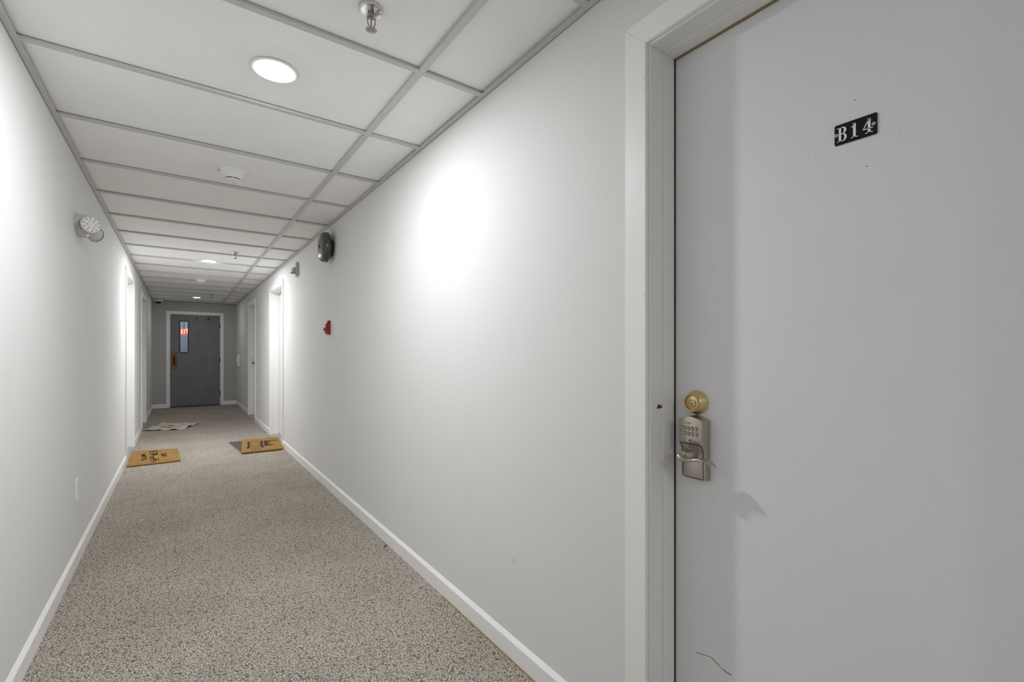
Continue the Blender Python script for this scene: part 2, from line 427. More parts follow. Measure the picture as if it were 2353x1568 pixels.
def place(n):
    wl, a, b = DOORS[n]; c = (a + b) / 2
    return ((XR, c, 0), RZ_R) if wl == 'R' else ((XL, c, 0), RZ_L)
WHO = {1: 'white painted wooden frame around the door numbered B14', 2: 'white painted doorway with two doormats on the floor before it',
       3: 'white painted doorway beside the wall panel near the dark end door', 4: 'white painted doorway opening behind the single lettered doormat',
       5: 'white painted doorway opening behind the crumpled rug'}
DW = {2: 'white door recessed behind the doorway with two stacked doormats', 3: 'white door with small knob next to the wall panel',
      4: 'white door recessed behind the single lettered doormat', 5: 'white door recessed behind the crumpled rug'}
for n in DOORS:
    loc, rz = place(n)
    t = struct(empty('trim_%d' % n, loc, rz), WHO[n])
    frame(n, t, CLEAR, HEAD, CW, 0.158)
    hw = CLEAR / 2
    G().prism([(-0.012, 0.0), (0.02, 0.012), (0.10, 0.012), (0.158, 0.0)], (-hw, hw), 'x').mk('threshold', 'threshold_metal', t)
    if n == 1:
        # brass weatherstrip and dark gap along the door edge
        for s in (-1, 1):
            G().box(*sorted((s * (hw - 0.0045), s * (hw - 0.0020))), REC - 0.006, REC + 0.004, 0.01, HEAD - 0.004).mk('weatherstrip', 'gap_dark', t)
        G().box(-hw + 0.006, hw - 0.006, REC - 0.008, REC + 0.004, HEAD - 0.0062, HEAD - 0.0035).mk('weatherstrip', 'weather_brass', t)
    d = struct(empty('door_%d' % n, loc, rz), 'pale grey apartment door numbered B14 with keypad lock' if n == 1 else DW[n])
    dm = 'door_paint' if n == 1 else 'white_door_paint'
    slab = G().box(-hw + 0.0035, hw - 0.0035, REC, REC + 0.045, 0.016, HEAD - 0.004).mk('door_slab', dm, d, bevel=0.001, bseg=1)
    G().box(-hw, hw, REC + 0.046, REC + 0.05, 0, HEAD).mk('door_backing', 'gap_dark', d)
    if n != 1:
        side = {2: 1, 3: -1, 4: -1, 5: -1}[n]        # which edge of the slab carries the knob (local x)
        kx = side * (hw - 0.07) if n != 3 else -(hw - 0.12)
        kn = G().lathe([(0.033, 0), (0.033, 0.006), (0.012, 0.010), (0.012, 0.03), (0.026, 0.042), (0.028, 0.055), (0.020, 0.066), (0.004, 0.068)], 24, 'y')
        k = G(); k.v = [(x, -y, z) for x, y, z in kn.v]; k.f = kn.f
        k.mk('door_knob', 'nickel', d, loc=(kx, REC, 0.96), smooth=True)
        # dark strike plate slot on the far jamb
        sx = -hw if DOORS[n][0] == 'R' else hw
        if n in (3, 5):
            G().box(*sorted((sx, sx - 0.0012 * (1 if sx > 0 else -1))), 0.035, 0.075, 1.00, 1.016).mk('strike_slot', 'dark_slot', t)

# ------------------------------------------------------------------ the B14 door: locks, plate, marks
D1 = bpy.data.objects['door_1']; T1 = bpy.data.objects['trim_1']
yc1 = (DOORS[1][1] + DOORS[1][2]) / 2
def dl(y, z, p=0):           # world (y,z) and distance out of the slab -> local coordinates of door_1
    return (yc1 - y, REC - p, z)

# deadbolt: tapered brass rose, ring, cylinder, keyhole
dbx, dby, dbz = dl(0.719, 1.019)
db = empty('deadbolt', (dbx, dby, dbz)); db.parent = D1; db['label'] = 'brass deadbolt cylinder'
def out(prof): return [(r, -h) for r, h in prof]
G().lathe(out([(0.0322, 0), (0.0322, 0.003), (0.0310, 0.006), (0.0255, 0.022), (0.0240, 0.0245), (0.0222, 0.0255), (0.0205, 0.0250), (0.0200, 0.0215)]), 48, 'y', cap0=False).mk('rose', 'brass', db, smooth=True)
G().lathe(out([(0.0185, 0.0205), (0.0185, 0.0228), (0.0172, 0.0235)]), 40, 'y').mk('cylinder_face', 'brass', db, smooth=True)
G().lathe(out([(0.0198, 0.0212), (0.0198, 0.0218), (0.0186, 0.0218)]), 40, 'y').mk('groove', 'weather_brass', db)
G().lathe(out([(0.0102, 0.0232), (0.0102, 0.0240)]), 28, 'y', c=(0.0015, 0, -0.002)).mk('plug_groove', 'weather_brass', db)
G().lathe(out([(0.0085, 0.0230), (0.0085, 0.0250), (0.0070, 0.0257)]), 28, 'y', c=(0.0015, 0, -0.002)).mk('key_plug', 'brass', db, smooth=True)
G().box(0.0005, 0.0025, -0.0262, -0.0255, -0.007, 0.003).mk('keyhole', 'dark_slot', db)

# keypad lever lock
kl = empty('keypad_lock', dl(0.7185, 0.8975)); kl.parent = D1; kl['label'] = 'brushed nickel keypad lock with wave lever'
HWK = 0.0345
def prof_p(z):
    pts = [(-0.085, 0.021), (-0.05, 0.0235), (-0.03, 0.0225), (-0.015, 0.0225), (0.0, 0.026), (0.012, 0.0335), (0.020, 0.0385), (0.03, 0.040), (0.06, 0.0395), (0.075, 0.038), (0.09, 0.036)]
    for (a, p), (b, q) in zip(pts, pts[1:]):
        if a <= z <= b:
            t = (z - a) / (b - a); return p + (q - p) * t
    return pts[0][1] if z < pts[0][0] else pts[-1][1]
def surf_p(x, z): return prof_p(z) * (1 - 0.10 * (x / HWK) ** 2)
NX, NZ = 14, 44
gk = G()
def zt(x): return 0.076 + 0.010 * (1 - (x / HWK) ** 2)
def zb(x): return -0.076 - 0.006 * (1 - ((x - 0.012) / HWK) ** 2)
idx = {}
for i in range(NX + 1):
    x = -HWK + 2 * HWK * i / NX
    for j in range(NZ + 1):
        z = zb(x) + (zt(x) - zb(x)) * j / NZ
        idx[i, j] = len(gk.v); gk.v.append((x, -surf_p(x, z), z))
for i in range(NX):
    for j in range(NZ): gk.f.append((idx[i, j], idx[i + 1, j], idx[i + 1, j + 1], idx[i, j + 1]))
rim = [(i, 0) for i in range(NX)] + [(NX, j) for j in range(NZ)] + [(i, NZ) for i in range(NX, 0, -1)] + [(0, j) for j in range(NZ, 0, -1)]
base = {}
for r in rim:
    x, y, z = gk.v[idx[r]]; base[r] = len(gk.v); gk.v.append((x * 1.06, 0, z * 1.015))
for a, b in zip(rim, rim[1:] + rim[:1]): gk.f.append((idx[a], base[a], base[b], idx[b]))
gk.mk('lock_body', 'nickel', kl, smooth=True, angle=40)
# raised lower panel under the lever
gp = G(); W2 = 0.028
for i in range(9):
    x = -W2 + 2 * W2 * i / 8
    for j in range(13):
        z = -0.076 + 0.088 * j / 12
        z += -0.004 * (1 - (x / W2) ** 2) if j == 0 else 0
        gp.v.append((x, -surf_p(x, z) - 0.0013 + (0.0016 if i in (0, 8) or j in (0, 12) else 0), z))
for i in range(8):
    for j in range(12): gp.f.append((i * 13 + j, (i + 1) * 13 + j, (i + 1) * 13 + j + 1, i * 13 + j + 1))
gq = G()                                            # dark seam round the panel
def seam(x0, z0, x1, z1, n=14, w=0.0011):
    for k in range(n):
        a, b = k / n, (k + 1) / n
        xa, za, xb, zb_ = x0 + (x1 - x0) * a, z0 + (z1 - z0) * a, x0 + (x1 - x0) * b, z0 + (z1 - z0) * b
        dx, dz = (0, w) if abs(x1 - x0) > abs(z1 - z0) else (w, 0)
        i0_ = len(gq.v)
        for x, z in ((xa - dx, za - dz), (xb - dx, zb_ - dz), (xb + dx, zb_ + dz), (xa + dx, za + dz)): gq.v.append((x, -surf_p(x, z) - 0.0004, z))
        gq.f.append((i0_, i0_ + 1, i0_ + 2, i0_ + 3))
for sgn in (-1, 1): seam(sgn * 0.0298, -0.076, sgn * 0.0298, 0.013)
seam(-0.0298, 0.0135, 0.0298, 0.0135); seam(-0.0298, -0.0775, 0.0298, -0.0775)
gq.mk('panel_seam', 'nickel_dark', kl)
gp.mk('lock_panel', 'nickel', kl, smooth=True, angle=25)
def button(name, x, z, rx, rz_, m, h=0.0016):
    gb = G(); seg = 16
    b0 = [(x + rx * math.cos(2 * PI * i / seg), z + rz_ * math.sin(2 * PI * i / seg)) for i in range(seg)]
    b1 = [(x + rx * .8 * math.cos(2 * PI * i / seg), z + rz_ * .8 * math.sin(2 * PI * i / seg)) for i in range(seg)]
    p = surf_p(x, z)
    gb.v = [(a, -p + 0.002, c) for a, c in b0] + [(a, -p - h * .6, c) for a, c in b0] + [(a, -p - h, c) for a, c in b1]
    for k in range(2):
        for i in range(seg):
            j = (i + 1) % seg
            gb.f.append((k * seg + i, k * seg + j, (k + 1) * seg + j, (k + 1) * seg + i))
    gb.f.append(tuple(2 * seg + i for i in range(seg)))
    return gb.mk(name, m, kl)
for r, z in enumerate((0.0555, 0.0415)):
    for c in range(5):
        x = -0.0225 + c * 0.0108
        button('key_surround', x, z, 0.0046, 0.0056, 'nickel_dark', 0.0004)
        button('key_button', x, z, 0.0035, 0.0044, 'key_face', 0.0017)
button('badge_surround', -0.002, 0.0685, 0.0075, 0.0028, 'nickel_dark', 0.0004)
button('badge', -0.002, 0.0685, 0.0064, 0.0020, 'nickel', 0.0010)
button('cylinder_ring', -0.002, 0.0255, 0.0088, 0.0088, 'nickel_dark', 0.0005)
button('key_cylinder', -0.002, 0.0255, 0.0077, 0.0077, 'nickel', 0.0016)
button('keyhole', 0.0008, 0.0245, 0.0042, 0.0016, 'dark_slot', 0.0019)
# lever
G().lathe(out([(0.0185, 0.022), (0.0180, 0.030), (0.0155, 0.046), (0.0120, 0.060)]), 28, 'y', c=(-0.003, 0, -0.014)).mk('lever_hub', 'nickel', kl, smooth=True)
path = [(-0.012, -0.0615, -0.0080), (-0.008, -0.0640, -0.0145), (0.000, -0.0650, -0.0200), (0.012, -0.0635, -0.0225), (0.026, -0.0600, -0.0200), (0.040, -0.0570, -0.0165),
        (0.053, -0.0550, -0.0170), (0.065, -0.0535, -0.0205), (0.076, -0.0530, -0.0255), (0.0835, -0.0530, -0.0305)]
secs = [(0.006, 0.0055), (0.012, 0.0085), (0.0135, 0.0075), (0.0110, 0.0055), (0.0100, 0.0045), (0.0110, 0.0040), (0.013, 0.0036), (0.0135, 0.0032), (0.010, 0.0026), (0.002, 0.0014)]
P3, S3 = [], []
for i in range(len(path) - 1):
    for q in range(4):
        t = q / 4
        pa, pb = Vector(path[i]), Vector(path[i + 1])
        p0, p3 = Vector(path[max(i - 1, 0)]), Vector(path[min(i + 2, len(path) - 1)])
        P3.append(0.5 * ((2 * pa) + (-p0 + pb) * t + (2 * p0 - 5 * pa + 4 * pb - p3) * t * t + (-p0 + 3 * pa - 3 * pb + p3) * t ** 3))
        S3.append((secs[i][0] + (secs[i + 1][0] - secs[i][0]) * t, secs[i][1] + (secs[i + 1][1] - secs[i][1]) * t))
P3.append(Vector(path[-1])); S3.append(secs[-1])
gl_ = G().sweep(P3, S3, 16)
for k in range(9):
    t0 = PI * k / 8
    n0 = len(gl_.v)
    for q in range(20):
        a = 2 * PI * q / 20
        gl_.v.append((-0.0095 + 0.0118 * math.sin(t0) * math.cos(a), -0.0600 - 0.0065 * math.cos(t0), -0.0130 + 0.0130 * math.sin(t0) * math.sin(a)))
    if k:
        for q in range(20): gl_.f.append((n0 - 20 + q, n0 - 20 + (q + 1) % 20, n0 + (q + 1) % 20, n0 + q))
gl_.mk('lever_handle', 'nickel', kl, smooth=True, angle=60)
# backplate rim
gb = G(); pl = [(-0.038, -0.081), (0.038, -0.081), (0.038, 0.077), (0.0, 0.089), (-0.038, 0.077)]
gb.prism(pl, (-0.0035, 0.0), 'y').mk('lock_backplate', 'nickel', kl, bevel=0.001, bseg=1)

# number plate B14
npz = 1.6095; npy = 0.3612; PW, PH = 0.0735, 0.0425
npl = empty('number_plate', dl(npy, npz)); npl.parent = D1; npl['label'] = 'black number plate reading B14 in white serif letters'
def rrect(hw, hh, r, n=5):
    pts = []
    for cx, cz, a0 in ((hw - r, hh - r, 0), (-hw + r, hh - r, PI / 2), (-hw + r, -hh + r, PI), (hw - r, -hh + r, 1.5 * PI)):
        for i in range(n + 1):
            a = a0 + PI / 2 * i / n; pts.append((cx + r * math.cos(a), cz + r * math.sin(a)))
    return pts
G().prism(rrect(PW / 2, PH / 2, 0.003), (-0.0022, 0.0), 'y').mk('plate', 'black_plastic', npl)
LZ0, LZ1 = -PH * 0.36, PH * 0.34
LH = LZ1 - LZ0
def sx(s): return (s - 0.5) * PW
def ltr(name, polys, bars=()):
    gl = G()
    for k, poly in enumerate(polys): gl.prism([(sx(s), LZ0 + t * LH) for s, t in poly], (-0.0027, -0.0021), 'y')
    for (cs, ct, ro_s, ro_t, ri_s, ri_t, a0, a1) in bars:    # arc band, right bowl of the B
        n = 14; pts = []
        for i in range(n + 1):
            a = a0 + (a1 - a0) * i / n; pts.append((cs + ro_s * math.cos(a), ct + ro_t * math.sin(a)))
        for i in range(n, -1, -1):
            a = a0 + (a1 - a0) * i / n; pts.append((cs + ri_s * math.cos(a), ct + ri_t * math.sin(a)))
        for i in range(n):
            q = [pts[i], pts[i + 1], pts[2 * n + 1 - i - 1], pts[2 * n + 1 - i]]
            gl.prism([(sx(s), LZ0 + t * LH) for s, t in q], (-0.0027, -0.0021), 'y')
    return gl.mk(name, 'white_enamel', npl)
R4 = lambda s0, s1, t0, t1: [(s0, t0), (s1, t0), (s1, t1), (s0, t1)]
ltr('letter', [R4(0.105, 0.165, 0, 1), R4(0.065, 0.205, 0, 0.05), R4(0.065, 0.205, 0.95, 1.0), R4(0.16, 0.21, 0.495, 0.555)],
    [(0.200, 0.765, 0.088, 0.235, 0.030, 0.18, -PI / 2, PI / 2), (0.200, 0.27, 0.100, 0.27, 0.040, 0.215, -PI / 2, PI / 2)])
ltr('digit', [R4(0.450, 0.515, 0, 1.0), R4(0.405, 0.56, 0, 0.055), [(0.408, 0.70), (0.408, 0.76), (0.46, 0.90), (0.49, 1.0), (0.515, 1.0), (0.46, 0.82)]])
ltr('digit', [R4(0.792, 0.855, 0, 1.0), R4(0.735, 0.905, 0, 0.055), R4(0.665, 0.905, 0.27, 0.33), [(0.665, 0.27), (0.69, 0.27), (0.835, 0.92), (0.855, 1.0), (0.82, 1.0)]])
for s in (0.045, 0.925):
    G().lathe([(0.0017, -0.0021), (0.0017, -0.0028), (0.0031, -0.0028), (0.0031, -0.0021)], 20, 'y', c=(sx(s), 0, 0.0), cap0=False, cap1=False).mk('screw_ring', 'white_enamel', npl)

# small holes, dents and scratches on the slab
def disc(name, m, y, z, r, p=0.0004, rzs=1.0):
    return G().lathe([(r, 0), (r * 0.9, -p)], 14, 'y').mk(name, m, D1, loc=dl(y, z))
for y, z in ((0.363, 1.672), (0.342, 1.529)): disc('screw_hole', 'gap_dark', y, z, 0.0011)
for y, z, r in ((0.436, 1.580, 0.0028), (0.290, 1.581, 0.0030), (0.262, 1.567, 0.0018)): 
    G().lathe([(r, 0.0), (r * .7, -0.0009), (r * .2, -0.0013)], 14, 'y').mk('paint_blister', 'door_paint', D1, loc=dl(y, z), smooth=True)
for y, z, r in ((0.673, 1.377, .0016), (0.668, 1.365, .0011), (0.676, 1.362, .0010), (0.655, 1.392, .0010)): disc('paint_nick', 'dent', y, z, r)
sp = [(1600, 1500.), (1612, 1504), (1622, 1507), (1634, 1511), (1642, 1519), (1652, 1530), (1662, 1540), (1672, 1547), (1681, 1552)]
gs = G()
for i in range(len(sp) - 1):
    a = on(sp[i][0], sp[i][1], 0, XR + REC); b = on(sp[i + 1][0], sp[i + 1][1], 0, XR + REC)
    w0 = 0.0011 if i in (3, 4, 6, 7) else 0.0006
    q = [(yc1 - a.y, a.z - w0), (yc1 - b.y, b.z - w0), (yc1 - b.y, b.z + w0), (yc1 - a.y, a.z + w0)]
    gs.prism(q, (REC - 0.0003, REC), 'y')
gs.mk('scratch', 'scratch', D1)
# dark red paint mark on the jamb
ms = G(); hw = CLEAR / 2
blob = [(0, 0), (0.30, -0.04), (0.78, -0.03), (1.0, 0.35), (0.95, 0.5), (0.82, 0.30), (0.70, 0.85), (0.58, 0.55), (0.55, 1.0), (0.44, 0.70), (0.36, 0.98), (0.22, 0.95), (0.16, 0.45), (0.05, 0.25)]
ms.prism([(0.026 + 0.026 * a, 1.0005 + 0.0115 * b) for a, b in blob], (-hw, -hw + 0.0004), 'x')
# prism axis x uses (y,z): y runs into the wall
ms.mk('red_paint_mark', 'red_mark', T1)
# chips in the casing paint
gc = G(); rc = random.Random(5)
for i in range(26):
    z = rc.uniform(0.25, 1.95); x = -(hw + REV) - rc.uniform(0.0, 0.006)
    a = rc.uniform(0.0012, 0.0035)
    gc.prism([(x - a, z), (x, z - a * 1.8), (x + 0.0005, z + a * 1.6), (x - a * .6, z + a)], (-CT - 0.0006, -CT + 0.001), 'y')
gc.mk('paint_chip', 'jamb_paint', T1)

# ------------------------------------------------------------------ smudge on the right wall
pm = on(1180, 1290, 0, XR)
G().lathe([(0.013, 0), (0.012, -0.0002)], 24, 'y').mk('wall_patch', 'smudge', wall_r, loc=(pm.x, pm.y, pm.z), rz=RZ_R)

# ------------------------------------------------------------------ end door
te = struct(empty('trim_6', ((EX0 + EX1) / 2, YE, 0), 0), 'pale grey steel frame around the dark end door')
we = EX1 - EX0; hwe = we / 2
frame(6, te, we, EHEAD, 0.061, 0.158, stop=False, rec=0.03, ct=0.014, rev=0.001)
G().prism([(-0.03, 0.0), (-0.015, 0.014), (0.12, 0.014), (0.158, 0.0)], (-hwe, hwe), 'x').mk('threshold', 'steel_dark', te)
de = struct(empty('door_6', ((EX0 + EX1) / 2, YE, 0), 0), 'dark grey fire door with narrow window and bronze pull handle')
cxe = (EX0 + EX1) / 2
wx0, wx1, wz0, wz1 = 0.003 - cxe, 0.130 - cxe, 1.155, 1.797
DE0, DE1 = 0.012, 0.056
g = G()
g.box(-hwe + .005, wx0 - .004, DE0, DE1, .018, EHEAD - .005).box(wx1 + .004, hwe - .005, DE0, DE1, .018, EHEAD - .005)
g.box(wx0 - .004, wx1 + .004, DE0, DE1, .018, wz0 - .004).box(wx0 - .004, wx1 + .004, DE0, DE1, wz1 + .004, EHEAD - .005)
g.mk('door_slab', 'end_door_paint', de)
wf = G()
for a, b, c, d in ((wx0 - .016, wx0, wz0 - .016, wz1 + .016), (wx1, wx1 + .016, wz0 - .016, wz1 + .016), (wx0, wx1, wz0 - .016, wz0), (wx0, wx1, wz1, wz1 + .016)):
    wf.box(a, b, DE0 - .005, DE1 + .005, c, d)
wfo = wf.mk('window_frame', 'steel_dark', de)
G().box(wx0, wx1, 0.031, 0.037, wz0, wz1).mk('window_pane', 'window_glass', wfo)
for z in (1.73, 0.988, 0.255):
    G().lathe([(0.008, -0.052), (0.008, 0.052)], 14, 'z', c=(hwe - 0.001, 0.003, z)).box(hwe - 0.014, hwe, 0.004, 0.0118, z - .05, z + .05).mk('hinge', 'steel_dark', de)
# pull handle
px0 = -0.0985 - cxe
ph = empty('pull_handle', (px0, DE0, 0.986)); ph.parent = de; ph['label'] = 'bronze pull handle on a rounded back plate'
G().prism(rrect(0.0455, 0.181, 0.02), (-0.004, 0.0), 'y').mk('back_plate', 'copper_bronze', ph, bevel=0.001, bseg=1)
G().sweep([(0, -0.003, 0.075), (0, -0.03, 0.07), (0, -0.045, 0.055), (0, -0.048, 0.02), (0, -0.048, -0.02), (0, -0.045, -0.055), (0, -0.03, -0.07), (0, -0.003, -0.075)],
          [(0.012, 0.012)] * 8, 12, up=(1, 0, 0)).mk('grip', 'bronze_dark', ph, smooth=True)
for z in (0.15, -0.15):
    G().lathe(out([(0.008, 0.003), (0.008, 0.006), (0.004, 0.007)]), 14, 'y', c=(0, 0, z)).mk('bolt', 'brass', ph, smooth=True)
# scars on the end door
for x, z, r, m in ((0.290, 1.880, .022, 'steel_dark'), (0.497, 1.872, .028, 'steel_dark'), (0.298, 1.766, .017, 'gap_dark'), (0.376, 0.315, .010, 'white_enamel')):
    gg = G(); rr = random.Random(int(x * 1000))
    pts = [(r * rr.uniform(.7, 1.1) * math.cos(2 * PI * i / 12), r * (.55 if r < .02 else .8) * rr.uniform(.7, 1.1) * math.sin(2 * PI * i / 12)) for i in range(12)]
    gg.prism(pts, (-0.0006, 0.0), 'y').mk('paint_scar', m, de, loc=(x - cxe, DE0, z))

# exit sign hanging in the stairwell, read through the window
q0 = on(416, 755, 1, 12.75); q1 = on(430, 769.5, 1, 12.75)
zs = (q0.z + q1.z) / 2; hs = abs(q0.z - q1.z) / 2 + 0.004; xs = (q0.x + q1.x) / 2
ex = thing(empty('exit_sign', (xs, 12.75, zs)), 'red lit exit sign seen through the narrow window of the dark end door', 'exit sign')
G().prism(rrect(0.16, hs, 0.008), (0.0, 0.03), 'y').mk('sign_body', 'exit_red', ex)
el = G(); lw, lh = 0.048, hs * 0.62; st = 0.011
def ex_letter(x, kind):
    if kind == 'E':
        el.box(x - lw / 2, x - lw / 2 + st, -0.002, 0, -lh, lh)
        for z in (-lh, -st / 2, lh - st): el.box(x - lw / 2, x + lw / 2, -0.002, 0, z, z + st)
    if kind == 'I': el.box(x - st / 2, x + st / 2, -0.002, 0, -lh, lh)
    if kind == 'T':
        el.box(x - st / 2, x + st / 2, -0.002, 0, -lh, lh); el.box(x - lw / 2, x + lw / 2, -0.002, 0, lh - st, lh)
    if kind == 'X':
        el.prism([(x - lw / 2, -lh), (x - lw / 2 + st, -lh), (x + lw / 2, lh), (x + lw / 2 - st, lh)], (-0.002, 0), 'y')
        el.prism([(x + lw / 2, -lh), (x + lw / 2 - st, -lh), (x - lw / 2, lh), (x - lw / 2 + st, lh)], (-0.002, 0), 'y')
for x, k in ((-0.105, 'E'), (-0.04, 'X'), (0.008, 'I'), (0.056, 'T')): ex_letter(x, k)
el.mk('lettering', 'exit_letter', ex)
G().box(-0.008, 0.008, 0.008, 0.022, hs - .002, 2.5 - zs).mk('stem', 'plastic_white', ex)

# ------------------------------------------------------------------ ceiling lights
def ceiling_light(x, y, key, label):
    o = thing(empty('ceiling_light', (x, y, H)), label, 'light', 'recessed ceiling lights along the corridor')
    z0 = 0.0125
    G().lathe([(0.080, z0), (0.080, z0 - 0.003), (0.076, z0 - 0.006), (0.060, z0 - 0.0065), (0.055, z0 - 0.0035), (0.0545, z0 + 0.004)], 48, 'z', cap0=False, cap1=False).mk('trim_ring', 'plastic_white', o, smooth=True)
    n = 8
    G().lathe([(0.0535 * math.cos(PI / 2 * k / n) + 0.0004, z0 - 0.004 - 0.0095 * math.sin(PI / 2 * k / n)) for k in range(n + 1)], 40, 'z', cap0=False).mk('lens', 'lamp_lens_' + key, o, smooth=True)
    L = bpy.data.lights.new('lamp', 'AREA'); L.shape = 'DISK'; L.size = 0.104; L.energy = LAMP_POWER[key]; L.color = (0.96, 0.985, 1.0)
    lo = bpy.data.objects.new('lamp', L); COL.objects.link(lo); lo.parent = o; lo.location = (0, 0, -0.0025)
    return o
ceiling_light(0.290, 1.943, 'near', 'round lit ceiling light nearest the chrome sprinkler above door B14')
ceiling_light(0.272, 6.43, 'mid', 'round lit ceiling light above the two facing doormats')
ceiling_light(0.262, 10.88, 'far', 'round dim ceiling light closest to the dark end door')
ceiling_light(0.290, -2.1, 'back', 'unseen round ceiling light added behind the camera')  # out of view, added to light door B14 and the near corridor

# ------------------------------------------------------------------ sprinklers
def sprinkler(x, y, label):
    o = thing(empty('sprinkler_head', (x, y, H + 0.012)), label, 'sprinkler', 'sprinkler heads in the ceiling')
    G().lathe([(0.0365, 0), (0.0365, -0.003), (0.033, -0.0085), (0.0325, -0.0085), (0.030, -0.006), (0.022, -0.0015), (0.014, -0.001)], 40, 'z', cap0=False).mk('escutcheon', 'chrome', o, smooth=True)
    G().lathe([(0.011, 0), (0.011, -0.018), (0.013, -0.020), (0.013, -0.027), (0.008, -0.029)], 6, 'z').mk('fitting', 'sprinkler_metal', o)
    for s in (-1, 1):
        G().sweep([(s * 0.010, 0, -0.025), (s * 0.0125, 0, -0.034), (s * 0.0115, 0, -0.046), (s * 0.006, 0, -0.057), (0, 0, -0.063)], [(0.0022, 0.003)] * 5, 8, up=(0, 1, 0)).mk('frame_arm', 'sprinkler_metal', o, smooth=True)
    G().lathe([(0.0025, -0.028), (0.0025, -0.052), (0.004, -0.056), (0.004, -0.066)], 12, 'z').mk('bulb', 'sprinkler_metal', o, smooth=True)
    gd = G(); n = 16
    gd.lathe([(0.007, -0.064), (0.007, -0.0655)], 24, 'z')
    for i in range(n):
        a = 2 * PI * i / n; c, s_ = math.cos(a), math.sin(a); wd = 0.0014
        p = [(0.006 * c + wd * s_, 0.006 * s_ - wd * c), (0.0175 * c + wd * s_, 0.0175 * s_ - wd * c), (0.0175 * c - wd * s_, 0.0175 * s_ + wd * c), (0.006 * c - wd * s_, 0.006 * s_ + wd * c)]
        gd.prism(p, (-0.0655, -0.064), 'z')
    gd.mk('deflector', 'sprinkler_metal', o)
    return o
sprinkler(0.482, 1.422, 'chrome pendent sprinkler head in the tile over door B14')
sprinkler(0.480, 5.74, 'chrome pendent sprinkler head beside the light over the doormats')
sprinkler(0.469, 10.14, 'dark pendent sprinkler head near the dark end door')

# ------------------------------------------------------------------ smoke detectors
def smoke(x, y, label, sc=1.0):
    o = thing(empty('smoke_detector', (x, y, H + 0.0125)), label, 'smoke detector', 'smoke detectors on the ceiling')
    k = sc
    G().lathe([(0.078 * k, 0), (0.078 * k, -0.004), (0.074 * k, -0.010), (0.063 * k, -0.018), (0.052 * k, -0.034), (0.047 * k, -0.046), (0.044 * k, -0.049)], 48, 'z').mk('body', 'plastic_white', o, smooth=True)
    G().lathe([(0.0425 * k, -0.047), (0.0425 * k, -0.0555)], 40, 'z').mk('vent_slot', 'dark_slot', o)
    G().lathe([(0.045 * k, -0.0550), (0.0445 * k, -0.0585), (0.038 * k, -0.0615), (0.002, -0.0625)], 40, 'z', cap0=True).mk('cap', 'plastic_white', o, smooth=True)
    for i in range(6):
        a = 2 * PI * i / 6 + 0.5
        G().box(-0.002, 0.002, -0.002, 0.002, -0.0555, -0.0480).mk('rib', 'plastic_white', o, loc=(0.0435 * k * math.cos(a), 0.0435 * k * math.sin(a), 0))
    G().box(-0.004, 0.004, -0.0015, 0.0015, -0.016, -0.008).mk('indicator', 'dark_slot', o, loc=(-0.069 * k, -0.012, 0))
    return o
smoke(0.252, 3.165, 'white round smoke detector between the bell and the emergency light')
smoke(0.249, 8.15, 'white round smoke detector beyond the light over the doormats')
# small sensor beyond it and flush round device in the far corner
sn = thing(empty('ceiling_sensor', (0.224, 9.44, H + 0.0125)), 'tiny white round sensor just before the dim end light', 'sensor')
G().lathe([(0.022, 0), (0.021, -0.010), (0.010, -0.016), (0.002, -0.017)], 24, 'z').mk('body', 'plastic_white', sn, smooth=True)
G().lathe([(0.006, -0.0155), (0.005, -0.0185)], 12, 'z').mk('lens', 'dark_slot', sn)
dv = thing(empty('dome_camera', (-0.355, 11.72, H)), 'small white round dome device in the ceiling corner by the dark end door', 'camera')
G().lathe([(0.075, 0.0), (0.078, -0.012), (0.070, -0.030), (0.055, -0.038)], 36, 'z').mk('base', 'plastic_white', dv, smooth=True)
G().lathe([(0.050, -0.037), (0.046, -0.055), (0.030, -0.070), (0.003, -0.076)], 32, 'z').mk('dome', 'black_plastic', dv, smooth=True)

